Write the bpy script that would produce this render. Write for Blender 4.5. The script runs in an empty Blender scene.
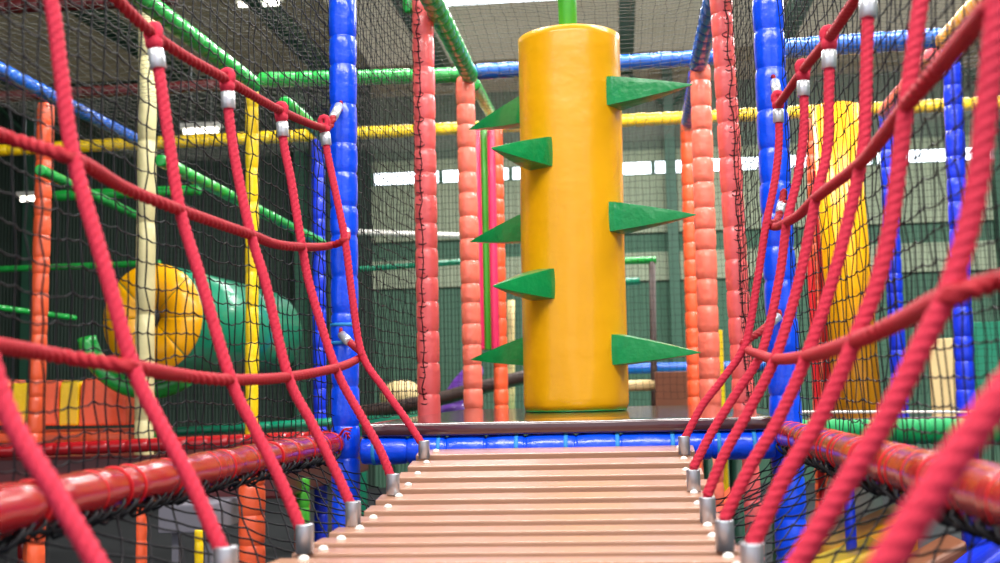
import bpy, math, random
import numpy as np
from mathutils import Vector, Matrix
random.seed(7)
SC = bpy.context.scene
COL = SC.collection
EYE = 1.31                       # eye height over the hall floor; z values below are written relative to the eye
F = 1100.0                       # focal length in pixels of a 1000 px wide frame

# ---------------------------------------------------------------- camera
cam_d = bpy.data.cameras.new('camera'); cam = bpy.data.objects.new('camera', cam_d); COL.objects.link(cam)
cam_d.sensor_width = 36.0; cam_d.lens = 36.0 * F / 1000.0; cam_d.clip_start = 0.05; cam_d.clip_end = 200
YAW = math.atan(119 / F); PITCH = math.atan(108 / math.hypot(F, 119)); ROLL = -0.022
CR = Matrix.Rotation(YAW, 3, 'Z') @ Matrix.Rotation(math.pi / 2 + PITCH, 3, 'X') @ Matrix.Rotation(ROLL, 3, 'Z')
cam.matrix_world = Matrix.Translation((0, 0, EYE)) @ CR.to_4x4()
cam_d.dof.use_dof = True; cam_d.dof.focus_distance = 3.7; cam_d.dof.aperture_fstop = 3.2
SC.camera = cam

# ---------------------------------------------------------------- world and light
SC.view_settings.view_transform = 'Standard'; SC.view_settings.look = 'None'
SC.view_settings.gamma = 1; SC.view_settings.use_curve_mapping = False
SC.view_settings.exposure = 0.20
wd = bpy.data.worlds.new('world'); SC.world = wd; wd.use_nodes = True
wd.node_tree.nodes['Background'].inputs[0].default_value = (0.90, 0.95, 1.0, 1)
wd.node_tree.nodes['Background'].inputs[1].default_value = 0.95

def area(name, loc, rot, sx, sy, power, colr=(1, 1, 1)):
    l = bpy.data.lights.new(name, 'AREA'); l.shape = 'RECTANGLE'; l.size = sx; l.size_y = sy
    l.energy = power; l.color = colr
    o = bpy.data.objects.new(name, l); COL.objects.link(o); o.location = loc; o.rotation_euler = rot
    return o
area('added_front_fill', (-1.2, -5.5, EYE + .9), (math.radians(90), 0, math.radians(180)), 0.5, 3.0, 75, (1, .98, .95))  # added lamp behind the camera for front fill and the roller highlight
area('skylight_near', (0.5, 0.0, EYE + 4.3), (0, 0, 0), 9, 1.6, 900, (1, .97, .92))
area('skylight_middle', (1.0, 5.6, EYE + 4.3), (0, 0, 0), 7, 1.2, 760, (1, .98, .95))
area('skylight_far', (2.0, 10.5, EYE + 4.3), (0, 0, 0), 9, 1.0, 760, (1, .98, .95))

# ---------------------------------------------------------------- colour, materials
def lin(c):
    return tuple(((v / 255) / 12.92 if v / 255 <= 0.04045 else ((v / 255 + 0.055) / 1.055) ** 2.4) for v in c)

def mat(name, rgb, rough=0.45, metal=0.0, coat=0.0, var=0.12, scale=8.0, bump=0.0, bscale=30.0, emit=0, stretch=None, spec=0.5):
    m = bpy.data.materials.new(name); m.use_nodes = True
    nt = m.node_tree; b = nt.nodes['Principled BSDF']
    c = lin(rgb)
    b.inputs['Roughness'].default_value = rough; b.inputs['Metallic'].default_value = metal
    b.inputs['Coat Weight'].default_value = coat; b.inputs['Coat Roughness'].default_value = 0.12
    b.inputs['Specular IOR Level'].default_value = spec
    tc = nt.nodes.new('ShaderNodeTexCoord'); mp = nt.nodes.new('ShaderNodeMapping')
    nt.links.new(tc.outputs['Object'], mp.inputs[0])
    if stretch: mp.inputs['Scale'].default_value = stretch
    nz = nt.nodes.new('ShaderNodeTexNoise'); nz.inputs['Scale'].default_value = scale; nz.inputs['Detail'].default_value = 4
    nt.links.new(mp.outputs[0], nz.inputs['Vector'])
    mx = nt.nodes.new('ShaderNodeMix'); mx.data_type = 'RGBA'
    mx.inputs[6].default_value = tuple(v * (1 - var) for v in c) + (1,)
    mx.inputs[7].default_value = tuple(min(1, v * (1 + var)) for v in c) + (1,)
    nt.links.new(nz.outputs['Fac'], mx.inputs[0]); nt.links.new(mx.outputs[2], b.inputs['Base Color'])
    if bump:
        n2 = nt.nodes.new('ShaderNodeTexNoise'); n2.inputs['Scale'].default_value = bscale; n2.inputs['Detail'].default_value = 3
        nt.links.new(mp.outputs[0], n2.inputs['Vector'])
        bp = nt.nodes.new('ShaderNodeBump'); bp.inputs['Strength'].default_value = bump; bp.inputs['Distance'].default_value = 0.02
        nt.links.new(n2.outputs['Fac'], bp.inputs['Height']); nt.links.new(bp.outputs[0], b.inputs['Normal'])
    if emit:
        b.inputs['Emission Color'].default_value = c + (1,); b.inputs['Emission Strength'].default_value = emit
    return m

def wood_mat():
    m = mat('pinkish_hardwood', (176, 132, 108), rough=0.30, coat=0.15, var=0.25, scale=9, bump=0.06, bscale=20, stretch=(1.0, 14, 14), spec=0.6)
    return m

def stripe_mat(name, a, b_, scale, axis='X', rough=0.6, bump=0.6):
    m = bpy.data.materials.new(name); m.use_nodes = True; nt = m.node_tree; b = nt.nodes['Principled BSDF']
    tc = nt.nodes.new('ShaderNodeTexCoord'); w = nt.nodes.new('ShaderNodeTexWave'); w.bands_direction = axis
    w.inputs['Scale'].default_value = scale; w.inputs['Distortion'].default_value = 0.0
    nt.links.new(tc.outputs['Object'], w.inputs['Vector'])
    mx = nt.nodes.new('ShaderNodeMix'); mx.data_type = 'RGBA'
    mx.inputs[6].default_value = lin(a) + (1,); mx.inputs[7].default_value = lin(b_) + (1,)
    nz = nt.nodes.new('ShaderNodeTexNoise'); nz.inputs['Scale'].default_value = 1.3; nt.links.new(tc.outputs['Object'], nz.inputs['Vector'])
    nt.links.new(nz.outputs['Fac'], mx.inputs[0]); nt.links.new(mx.outputs[2], b.inputs['Base Color'])
    bp = nt.nodes.new('ShaderNodeBump'); bp.inputs['Strength'].default_value = bump; bp.inputs['Distance'].default_value = 0.03
    nt.links.new(w.outputs['Fac'], bp.inputs['Height']); nt.links.new(bp.outputs[0], b.inputs['Normal'])
    b.inputs['Roughness'].default_value = rough
    return m

def translucent(m, f):
    nt = m.node_tree; b = nt.nodes['Principled BSDF']; out = [n for n in nt.nodes if n.type == 'OUTPUT_MATERIAL'][0]
    tr = nt.nodes.new('ShaderNodeBsdfTranslucent'); mx = nt.nodes.new('ShaderNodeMixShader'); mx.inputs[0].default_value = f
    src = b.inputs['Base Color'].links[0].from_socket
    nt.links.new(src, tr.inputs['Color']); nt.links.new(b.outputs[0], mx.inputs[1]); nt.links.new(tr.outputs[0], mx.inputs[2]); nt.links.new(mx.outputs[0], out.inputs[0])
    return m

M = dict(
    handrope=mat('deep_crimson_rope', (166, 28, 42), rough=0.65, var=0.18, scale=60, bump=0.3, bscale=300, spec=0.3),
    rope=mat('crimson_rope', (200, 46, 70), rough=0.75, var=0.18, scale=60, bump=0.3, bscale=300, spec=0.25),
    steel=mat('brushed_steel', (185, 188, 196), rough=0.32, metal=0.75, var=0.1, scale=40),
    clip=mat('white_alloy', (215, 218, 225), rough=0.3, metal=0.55, var=0.05),
    blue=mat('royal_blue_vinyl', (0, 76, 255), rough=0.30, coat=0.5, var=0.12, bump=0.35, bscale=22),
    skyblue=mat('mid_blue_vinyl', (0, 92, 200), rough=0.32, coat=0.5, var=0.12, bump=0.35, bscale=22),
    navy=mat('deep_blue_vinyl', (12, 52, 225), rough=0.36, coat=0.3, var=0.12, bump=0.3, bscale=22),
    pink=mat('coral_pink_vinyl', (252, 102, 104), rough=0.34, coat=0.4, var=0.08, bump=0.3, bscale=22),
    salmon=mat('salmon_vinyl', (253, 120, 100), rough=0.34, coat=0.4, var=0.08, bump=0.3, bscale=22),
    orange=mat('orange_red_vinyl', (250, 98, 56), rough=0.36, coat=0.4, var=0.1, bump=0.3, bscale=22),
    green=mat('green_vinyl', (14, 165, 62), rough=0.33, coat=0.5, var=0.12, bump=0.35, bscale=22),
    matgreen=mat('matt_green_vinyl', (6, 140, 76), rough=0.6, var=0.1, spec=.3),
    spike=mat('spike_green_vinyl', (0, 150, 74), rough=0.33, coat=0.35, var=0.15, scale=12, bump=0.5, bscale=16),
    teal=mat('teal_green_vinyl', (8, 140, 104), rough=0.3, coat=0.6, var=0.15, bump=0.5, bscale=7, stretch=(1, 1, 1)),
    yellow=mat('yellow_vinyl', (245, 205, 10), rough=0.35, coat=0.4, var=0.1, bump=0.35, bscale=22),
    amber=mat('amber_vinyl', (255, 180, 0), rough=0.33, coat=0.3, var=0.05, scale=3, bump=0.35, bscale=5, stretch=(1, 1, 1.6)),
    cream=mat('cream_vinyl', (200, 190, 140), rough=0.45, coat=0.2, var=0.15, bump=0.2),
    red=mat('dark_red_vinyl', (164, 18, 28), rough=0.25, coat=0.6, var=0.12, scale=5, bump=0.25, bscale=9),
    cord=mat('bright_red_cord', (206, 18, 30), rough=0.5, var=0.1),
    maroon=mat('maroon_vinyl', (84, 22, 26), rough=0.4, coat=0.3, var=0.2),
    strap=mat('light_blue_webbing', (40, 140, 215), rough=0.6, var=0.1, scale=50),
    net=mat('black_net_cord', (12, 13, 20), rough=0.6, var=0.2, scale=60, spec=0.25),
    net2=mat('grey_net_cord', (84, 84, 78), rough=0.7, var=0.2, scale=60),
    wood=wood_mat(),
    bolt=mat('white_plastic_cap', (240, 236, 230), rough=0.35, var=0.03),
    deck=mat('dark_plum_mat', (70, 38, 46), rough=0.14, coat=1.0, var=0.2, scale=3, bump=0.25, bscale=9),
    magenta=mat('magenta_vinyl', (226, 44, 96), rough=0.4, coat=0.3),
    lime=mat('lime_green_vinyl', (70, 175, 50), rough=0.4, coat=0.3),
    purple=mat('purple_vinyl', (112, 62, 170), rough=0.4, coat=0.3),
    beige=mat('beige_plaster', (222, 196, 140), rough=0.6, var=0.15),
    brown=mat('dark_brown_timber', (58, 36, 28), rough=0.5, var=0.3, bump=0.3),
    tan=mat('tan_board', (120, 72, 48), rough=0.5, var=0.2),
    steelgreen=mat('green_painted_steel', (42, 88, 68), rough=0.5, var=0.2),
    black=mat('black_rubber', (16, 16, 20), rough=0.5),
    grey=mat('grey_board', (120, 118, 130), rough=0.6),
    white=mat('white_vinyl', (230, 228, 222), rough=0.4),
    floor=mat('dark_carpet', (38, 40, 44), rough=0.9, var=0.4, scale=4),
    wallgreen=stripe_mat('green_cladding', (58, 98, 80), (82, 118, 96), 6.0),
    wallshade=stripe_mat('shaded_green_cladding', (32, 56, 46), (48, 70, 58), 6.0),  # shade of the hall's left side painted in as a darker green
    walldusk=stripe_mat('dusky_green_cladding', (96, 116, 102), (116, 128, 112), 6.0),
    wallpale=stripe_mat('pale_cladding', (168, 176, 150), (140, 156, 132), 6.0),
    roof=translucent(stripe_mat('tan_roof_sheet', (206, 192, 168), (180, 168, 144), 7.0), .5),
    roofdim=translucent(stripe_mat('shaded_roof_sheet', (150, 136, 108), (120, 108, 84), 7.0), .25),  # dimmer light on the left roof put into a browner, less translucent sheet
    lamp=mat('lamp_tube_glow', (255, 250, 235), emit=6),
    pane=mat('daylit_glazing', (235, 245, 255), emit=3.2),
)

# ---------------------------------------------------------------- helpers
def P(px, py, y):                                   # point of the place at distance y along the bridge that the photo shows at (px, py)
    d = CR @ Vector(((px - 500) / F, -(py - 281.5) / F, -1.0))
    t = y / d.y
    return Vector((d.x * t, y, EYE + d.z * t))

def W(x, y, z): return Vector((x, y, EYE + z))

class MB:
    def __init__(s): s.v = []; s.f = []; s.n = 0; s.sm = []
    def add(s, V, Fc, smooth=True):
        s.v.extend([tuple(p) for p in V]); s.f.extend([tuple(i + s.n for i in q) for q in Fc]); s.sm.extend([smooth] * len(Fc)); s.n += len(V)
    def build(s, name, m, parent=None):
        me = bpy.data.meshes.new(name); o = bpy.data.objects.new(name, me); COL.objects.link(o)
        c = Vector((0, 0, 0))
        if parent is not None:
            c = parent.matrix_world.translation.copy() if parent.type != 'EMPTY' else parent.location.copy()
        else:
            a = np.array(s.v); c = Vector(((a[:, 0].min() + a[:, 0].max()) / 2, (a[:, 1].min() + a[:, 1].max()) / 2, a[:, 2].min()))
        off = world_of(parent) if parent is not None else c
        me.from_pydata([(v[0] - off[0], v[1] - off[1], v[2] - off[2]) for v in s.v], [], s.f)
        me.polygons.foreach_set('use_smooth', s.sm)
        me.materials.append(m)
        if parent is not None: o.parent = parent
        else: o.location = c
        me.update()
        return o

def world_of(o):
    p = Vector((0, 0, 0))
    while o is not None:
        p += o.location; o = o.parent
    return p

def empty(name, loc):
    o = bpy.data.objects.new(name, None); COL.objects.link(o); o.location = loc; o.empty_display_size = 0.1
    return o

LABELS = {}
def tag(o, label, cat, group=None, kind=None):
    o['label'] = label; o['category'] = cat
    if group: o['group'] = group
    if kind: o['kind'] = kind
    return o

def spline(pts, step):
    pts = [Vector(p) for p in pts]
    if len(pts) == 2: pts = [pts[0], pts[0].lerp(pts[1], .5), pts[1]]
    ext = [2 * pts[0] - pts[1]] + pts + [2 * pts[-1] - pts[-2]]
    out = []
    for i in range(1, len(ext) - 2):
        p0, p1, p2, p3 = ext[i - 1:i + 3]
        n = max(1, int((p2 - p1).length / step))
        for k in range(n):
            t = k / n
            out.append(0.5 * ((2 * p1) + (-p0 + p2) * t + (2 * p0 - 5 * p1 + 4 * p2 - p3) * t * t + (-p0 + 3 * p1 - 3 * p2 + p3) * t ** 3))
    out.append(pts[-1])
    return out

def sweep(mb, pts, radf, sides, caps=True, lobes=0, amp=0.0, lay=0.05, closed=False):
    """a tube along pts; radf(i, s) gives the radius, lobes/lay make the strands of laid rope"""
    n = len(pts)
    V = []; s = 0.0
    up = None
    for i, p in enumerate(pts):
        if closed: t = pts[(i + 1) % n] - pts[i - 1]
        else: t = pts[min(i + 1, n - 1)] - pts[max(i - 1, 0)]
        if t.length < 1e-9: t = Vector((0, 0, 1))
        t.normalize()
        if up is None: up = Vector((0, 0, 1)) if abs(t.z) < .9 else Vector((0, 1, 0))
        a = up - t * up.dot(t); a.normalize(); b = t.cross(a); up = a
        if i: s += (pts[i] - pts[i - 1]).length
        r = radf(i, s) if callable(radf) else radf
        for k in range(sides):
            th = 2 * math.pi * k / sides
            rr = r * (1 + amp * abs(math.cos(lobes * .5 * (th - 2 * math.pi * s / lay / max(lobes, 1)))) - amp * .6) if lobes else r
            V.append(p + a * (math.cos(th) * rr) + b * (math.sin(th) * rr))
    Fc = []
    for i in range(n if closed else n - 1):
        j = (i + 1) % n
        for k in range(sides):
            q = (k + 1) % sides
            Fc.append((i * sides + k, i * sides + q, j * sides + q, j * sides + k))
    if caps and not closed:
        Fc.append(tuple(range(sides - 1, -1, -1))); Fc.append(tuple((n - 1) * sides + k for k in range(sides)))
    mb.add(V, Fc)

def tube(mb, a, b, r, sides=12, r2=None):
    r2 = r if r2 is None else r2
    sweep(mb, [Vector(a), Vector(b)], lambda i, s: r if i == 0 else r2, sides)

def profile(mb, a, b, prof, sides=24):
    """lathe: prof = [(distance along a->b, radius)]"""
    a = Vector(a); b = Vector(b); d = (b - a).normalized()
    pts = [a + d * t for t, r in prof]; rr = [r for t, r in prof]
    sweep(mb, pts, lambda i, s: rr[i], sides)

def box(mb, lo, hi, bev=0.0, rot=None, piv=None):
    x0, y0, z0 = lo; x1, y1, z1 = hi
    if bev <= 0:
        V = [Vector(p) for p in ((x0, y0, z0), (x1, y0, z0), (x1, y1, z0), (x0, y1, z0), (x0, y0, z1), (x1, y0, z1), (x1, y1, z1), (x0, y1, z1))]
        Fc = [(0, 3, 2, 1), (4, 5, 6, 7), (0, 1, 5, 4), (1, 2, 6, 5), (2, 3, 7, 6), (3, 0, 4, 7)]
    else:
        import bmesh
        bm = bmesh.new(); bmesh.ops.create_cube(bm, size=1)
        for v in bm.verts:
            v.co = Vector(((x0 + x1) / 2 + v.co.x * (x1 - x0), (y0 + y1) / 2 + v.co.y * (y1 - y0), (z0 + z1) / 2 + v.co.z * (z1 - z0)))
        bmesh.ops.bevel(bm, geom=bm.edges[:], offset=bev, segments=2, affect='EDGES', profile=.6)
        bm.verts.index_update()
        V = [v.co.copy() for v in bm.verts]; Fc = [tuple(v.index for v in f.verts) for f in bm.faces]; bm.free()
    if rot is not None:
        piv = Vector(piv); V = [piv + rot @ (v - piv) for v in V]
    mb.add(V, Fc, False)

def ball(mb, c, rx, ry, rz, nu=16, nv=10):
    V = []; Fc = []
    for i in range(nv + 1):
        ph = math.pi * i / nv
        for k in range(nu):
            th = 2 * math.pi * k / nu
            V.append(Vector((c[0] + rx * math.sin(ph) * math.cos(th), c[1] + ry * math.sin(ph) * math.sin(th), c[2] + rz * math.cos(ph))))
    for i in range(nv):
        for k in range(nu):
            q = (k + 1) % nu
            Fc.append((i * nu + k, i * nu + q, (i + 1) * nu + q, (i + 1) * nu + k))
    mb.add(V, Fc)

def foam(name, a, b, R, material, label, cat='padded post', group=None, seg=0.12, sides=22, parent=None, bulge=0.022, pinch=0.92):
    """vinyl foam sleeves tied over a steel tube from a to b: bulging segments with pinched joints"""
    a = Vector(a); b = Vector(b); L = (b - a).length
    rnd = random.Random(int(abs(a.x * 971 + a.z * 37 + b.y * 131) * 100))
    prof = [(0, R * .80)]; t = 0.0
    while t < L - 1e-4:
        l = min(seg * rnd.uniform(.8, 1.2), L - t)
        if L - t - l < seg * .4: l = L - t
        w = min(.008, l * .12)
        k = rnd.uniform(.98, 1.02)
        for q, rr in ((w * .35, .93), (w, .985), (l * .3, 1 + bulge * .8), (l * .5, 1 + bulge), (l * .7, 1 + bulge * .8), (l - w, .985), (l - w * .35, .93), (l, pinch)):
            prof.append((t + q, R * rr * k if q < l else R * pinch))
        t += l
    mb = MB(); profile(mb, a, b, prof, sides)
    o = mb.build(name, material, parent)
    if label: tag(o, label, cat, group)
    return o

def ring(mb, c, axis, R, r, sides=6, n=28, wob=0.0):
    c = Vector(c); axis = Vector(axis).normalized()
    u = axis.orthogonal().normalized(); v = axis.cross(u)
    pts = [c + (u * math.cos(2 * math.pi * k / n) + v * math.sin(2 * math.pi * k / n)) * R + axis * (wob * math.sin(2 * math.pi * k / n + c.y * 9)) for k in range(n)]
    sweep(mb, pts, r, sides, closed=True)

# ---------------------------------------------------------------- the hall (setting)
def struct(o): o['kind'] = 'structure'; return o
X0, X1, YB, YF = -10.5, 8.5, 15.0, -3.5
m = MB(); box(m, (X0, YF, -.12), (X1, YB, 0)); struct(m.build('floor', M['floor']))
XM = -3.4
def zb_(py): return EYE + (388 - py) / 1100 * YB
def wall(name, x0, x1, p0, p1, material, dy=0.0):
    m = MB(); box(m, (x0, YB - dy, zb_(p0) if p0 < 900 else 0), (x1, YB + .15, zb_(p1))); return struct(m.build(name, material))
wall('wall_far_left', X0, XM, 999, 50, M['wallshade'])
wall('wall_far', XM, X1, 999, 176, M['wallgreen'])
wall('trim_20', XM, X1, 236, 178, M['wallpale'], .05)
wall('trim_21', XM, X1, 284, 256, M['wallpale'], .05)
wall('window_1', XM, X1, 176, 164, M['pane'])
wall('trim_22', XM, X1, 164, 152, M['wallpale'])
wall('wall_far_upper', XM, X1, 152, 84, M['walldusk'])
wall('wall_far_gable', XM, X1, 84, 50, M['roof'])
m = MB()
for k in range(13):
    x = XM + k * .98; box(m, (x - .03, YB - .03, zb_(176)), (x + .03, YB - .001, zb_(164)))
fr = m.build('window_frame', M['steelgreen']); fr['kind'] = 'structure'; fr['label'] = 'dark green mullions of the strip window'
m = MB(); box(m, (X0 - .15, YF, 0), (X0, YB, EYE + 5)); struct(m.build('wall_left', M['wallshade']))
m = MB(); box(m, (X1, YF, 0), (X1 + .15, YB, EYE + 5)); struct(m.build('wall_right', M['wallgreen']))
def zroof(y): return EYE + 4.6 + (YB - y) * .03
def roofsheet(name, x0, x1, y0, y1, material):
    m = MB(); m.add([(x0, y1, zroof(y1)), (x1, y1, zroof(y1)), (x1, y0, zroof(y0)), (x0, y0, zroof(y0))], [(0, 1, 2, 3)], False)
    return struct(m.build(name, material))
roofsheet('ceiling_left', X0, XM, YF, YB + .15, M['roofdim'])
roofsheet('ceiling', XM, X1, YF, 12.55, M['roof'])
roofsheet('ceiling_far', XM, X1, 12.9, YB + .15, M['roof'])
roofsheet('ceiling_far_left', XM, -2.0, 12.55, 12.9, M['roof'])
roofsheet('window_2', -2.0, X1, 12.55, 12.9, M['pane'])
for k, x in enumerate((-8.2, -5.9, -3.9, -2.3, .2, 2.2, 4.4, 6.8)):
    m = MB(); box(m, (x - .09, YF, EYE + 4.28), (x + .09, YB, EYE + 4.5)); struct(m.build('trim_%d' % (k + 2), M['steelgreen']))
for k, x in enumerate((-8.4, -4.4, .75, 5.0)):
    m = MB(); box(m, (x - .07, YB - .22, 0), (x + .07, YB - .051, EYE + 4.5))
    for s in (-1, 1):
        tube(m, (x, YB - .14, EYE + 4.0 - .25), (x + s * .75, YB - .14, EYE + 4.5), .03, 6)
    struct(m.build('trim_%d' % (k + 12), M['steelgreen']))

# ---------------------------------------------------------------- ceiling lamps
def lamp(px, py, y, ln, lab):
    p = P(px, py, y)
    t = empty('strip_lamp', p); tag(t, lab, 'lamp')
    a = p - Vector((ln / 2, 0, 0)); b = p + Vector((ln / 2, 0, 0))
    m = MB(); box(m, (a.x - .04, p.y - .07, p.z + .03), (b.x + .04, p.y + .07, p.z + .09), .01); m.build('housing', M['white'], t)
    m = MB(); tube(m, a, b, .03, 10); m.build('lamp_tube', M['lamp'], t)
    for f in (.2, .8):
        q = a.lerp(b, f); m = MB(); tube(m, q + Vector((0, 0, .09)), Vector((q.x, q.y, zroof(y) - .005)), .006, 5); m.build('suspension_wire', M['steel'], t)
lamp(201, 131, 12.5, .42, 'glowing strip lamp seen above the yellow beam, left of the yellow post')
lamp(29, 199, 13.5, .22, 'small glowing strip lamp left of the orange post at the far left')
lamp(259, 4, 11.5, .45, 'bright strip lamp at the top edge above the green beam')

# ---------------------------------------------------------------- posts and beams of the play frame
XL, XR = -.905, .52
YA, YP1, YP2, YP3 = 3.66, 5.05, 6.4, 8.2
def post(px0, py0, px1, py1, y, R, m, lab, y2=None, **kw):
    a = P(px0, py0, y); b = P(px1, py1, y2 or y)
    return foam('padded_post', b, a, R, m, lab, 'padded post', kw.pop('group', None), **kw)
def post_floor(px, py, px2, py2, y, R, m, lab, top=None, **kw):
    """a post through two seen points, run down to the hall floor and up to the frame top"""
    a = P(px, py, y); b = P(px2, py2, y); d = (b - a) / (b.z - a.z)
    zt = EYE + 1.87 if top is None else top
    A = a + d * (zt - a.z); B = a + d * (0 - a.z)
    return foam('padded_post', B, A, R, m, lab, 'padded post', **kw)

pl = post_floor(342.5, 0, 345.5, 420, YA, .047, M['blue'], 'royal blue padded post at the left end of the bridge')
pr = post_floor(767.5, 0, 785, 400, YA, .051, M['blue'], 'royal blue padded post at the right end of the bridge')
post_floor(422.5, 0, 429, 400, YP1, .052, M['pink'], 'coral pink padded post left of the yellow roller, nearest one', seg=.135)
post_floor(721, 0, 744, 400, YP1, .050, M['pink'], 'coral pink padded post at the right, its edge laced to the black net', seg=.135)
post_floor(465, 78, 473.5, 410, YP2, .056, M['salmon'], 'salmon padded post under the green roof beam, left of the roller', seg=.135, top=P(465, 78, YP2).z)
post_floor(700, 67, 710.5, 400, YP2, .060, M['salmon'], 'salmon padded post right of the roller with a blue roof beam on top', seg=.15, top=P(700, 66, YP2).z)
post_floor(496, 140, 501.5, 410, YP3, .053, M['orange'], 'orange red padded post half hidden behind the left spikes', seg=.14, top=P(500, 128, YP3).z)
post_floor(688, 125, 695.5, 400, YP3, .058, M['orange'], 'orange red padded post just behind the right salmon post', seg=.14, top=P(688, 124, YP3).z)
post_floor(252, 80, 252, 400, YP2 + .1, .040, M['yellow'], 'yellow padded post behind the left net', seg=.2, top=P(252, 85, YP2).z)
post_floor(318, 145, 320, 400, YP3, .050, M['navy'], 'deep blue padded post behind the left net, beside the front blue post', seg=.14, top=P(320, 140, YP3).z)
a = P(144, 441, 6.5); b = P(148.5, -20, 6.5)
foam('padded_post', Vector((a.x, a.y, EYE - .62)), b, .058, M['cream'], 'cream padded post standing in front of the drum', seg=.55, bulge=.01, pinch=.95)
post_floor(46, 106, 36, 420, 7.0, .055, M['orange'], 'orange padded post at the far left under the blue beam', seg=.13, top=P(46, 104, 7.0).z)
post_floor(886, 115, 900, 400, YP3, .056, M['navy'], 'deep blue padded post behind the right ropes, left one of two', seg=.14, top=P(886, 112, YP3).z)
post_floor(951, 50, 966, 400, 6.4, .052, M['navy'], 'deep blue padded post at the far right behind the ropes', seg=.14, top=P(951, 45, 6.4).z)
post_floor(765, 110, 770, 300, YP3, .03, M['steelgreen'], 'thin dark green pole behind the right blue post', seg=.5, bulge=.0)
post_floor(813, 150, 820, 400, 9.0, .055, M['orange'], 'red orange padded post left of the folded amber curtain', seg=.14, top=P(813, 120, 9.0).z)

def beam(a, b, R, m, lab, **kw): return foam('padded_beam', a, b, R, m, lab, 'padded beam', **kw)
zt = 1.87
beam(W(-2.25, 2.0, zt), W(-2.16, YP2 - .05, zt), .048, M['green'], 'green roof beam running back over the left bay')
beam(P(285, 103, 6.6), P(328, 140, YP3), .045, M['green'], 'green roof beam continuing behind the yellow post')
beam(P(425, -14, 4.6), P(470, 76, YP2), .050, M['green'], 'green roof beam sloping down onto the salmon post')
beam(P(474, 84, 6.6), P(490, 112, YP3), .040, M['green'], 'short green roof beam behind the salmon post')
beam(P(260, 80, YP2), P(462, 75, YP2), .046, M['green'], 'green cross beam left of the salmon post')
beam(P(476, 72, YP2), P(716, 57, YP2), .046, M['skyblue'], 'mid blue cross beam behind the yellow roller')
beam(P(784, 49, YP2), P(941, 38, YP2), .058, M['skyblue'], 'mid blue cross beam behind the right ropes', bulge=.02)
_e = P(698, 66, YP2)
beam(Vector((_e.x + .01, 3.8, _e.z + .02)), _e, .052, M['skyblue'], 'mid blue roof beam running back onto the right salmon post')
beam(P(697, 74, 6.6), P(688, 122, YP3), .050, M['navy'], 'darker blue roof beam behind the right salmon post')
beam(P(-40, 152, YP3 + .15), P(1060, 100, YP3 + .15), .050, M['yellow'], 'long yellow cross beam spanning the whole frame', seg=.1)
beam(P(-30, 55, 5.2), P(139, 141, YP3), .045, M['skyblue'], 'mid blue roof beam at the upper left')
beam(P(160, 160, 5.6), P(322, 243, YP3), .035, M['green'], 'green mid height beam running back behind the left ropes')
beam(P(40, 170, 6.2), P(150, 222, 9.3), .035, M['green'], 'green mid height beam behind the orange post', seg=.15)
beam(P(55, 196, 9.0), P(200, 190, 9.0), .045, M['green'], 'green cross beam low behind the cream post', seg=.15)
beam(P(-20, 270, 9.5), P(160, 263, 9.5), .028, M['green'], 'thin bright green rail above the orange blocks, upper one', seg=.1)
beam(P(-20, 305, 8.6), P(75, 318, 9.6), .026, M['green'], 'thin green rail above the orange blocks, lower one', seg=.1)
beam(P(-20, 8, 7.5), P(175, -2, 7.5), .055, M['maroon'], 'maroon beam at the upper left corner')
beam(P(-20, 98, 8.0), P(238, 84, 8.0), .045, M['maroon'], 'maroon beam crossing behind the blue one at upper left')
beam(P(1010, -30, 4.6), P(943, 42, YP2), .050, M['amber'], 'yellow roof beam at the upper right corner')
beam(P(934, 54, 6.5), P(884, 112, YP3), .050, M['pink'], 'red foam beam sloping between the two deep blue posts')
beam(P(-20, 452, 6.3), P(335, 437, 6.3), .040, M['red'], 'dark red floor beam behind the left net', bulge=.01)
beam(P(165, 432, 7.8), P(332, 422, 7.8), .030, M['teal'], 'thin teal floor beam behind the left net', seg=.3)
beam(P(786, 432, 5.3), P(1060, 431, 5.3), .058, M['matgreen'], 'green floor beam behind the right red beam', seg=.055)
beam(P(350, 232, 11.5), P(470, 236, 11.5), .03, M['white'], 'thin white rail far behind the left net', seg=.6, bulge=0)
beam(P(350, 270, 9.5), P(462, 262, 9.5), .025, M['teal'], 'thin teal rail far behind the left net', seg=.3)
beam(P(795, 412, 6.0), P(990, 412, 6.0), .007, M['white'], 'thin white edge strip along the right bay floor', seg=.6, bulge=0)

# short stub of the green suspension pole over the roller
CX = P(576, 410, 4.95)
cxr, cyr = CX.x, 4.95

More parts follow.
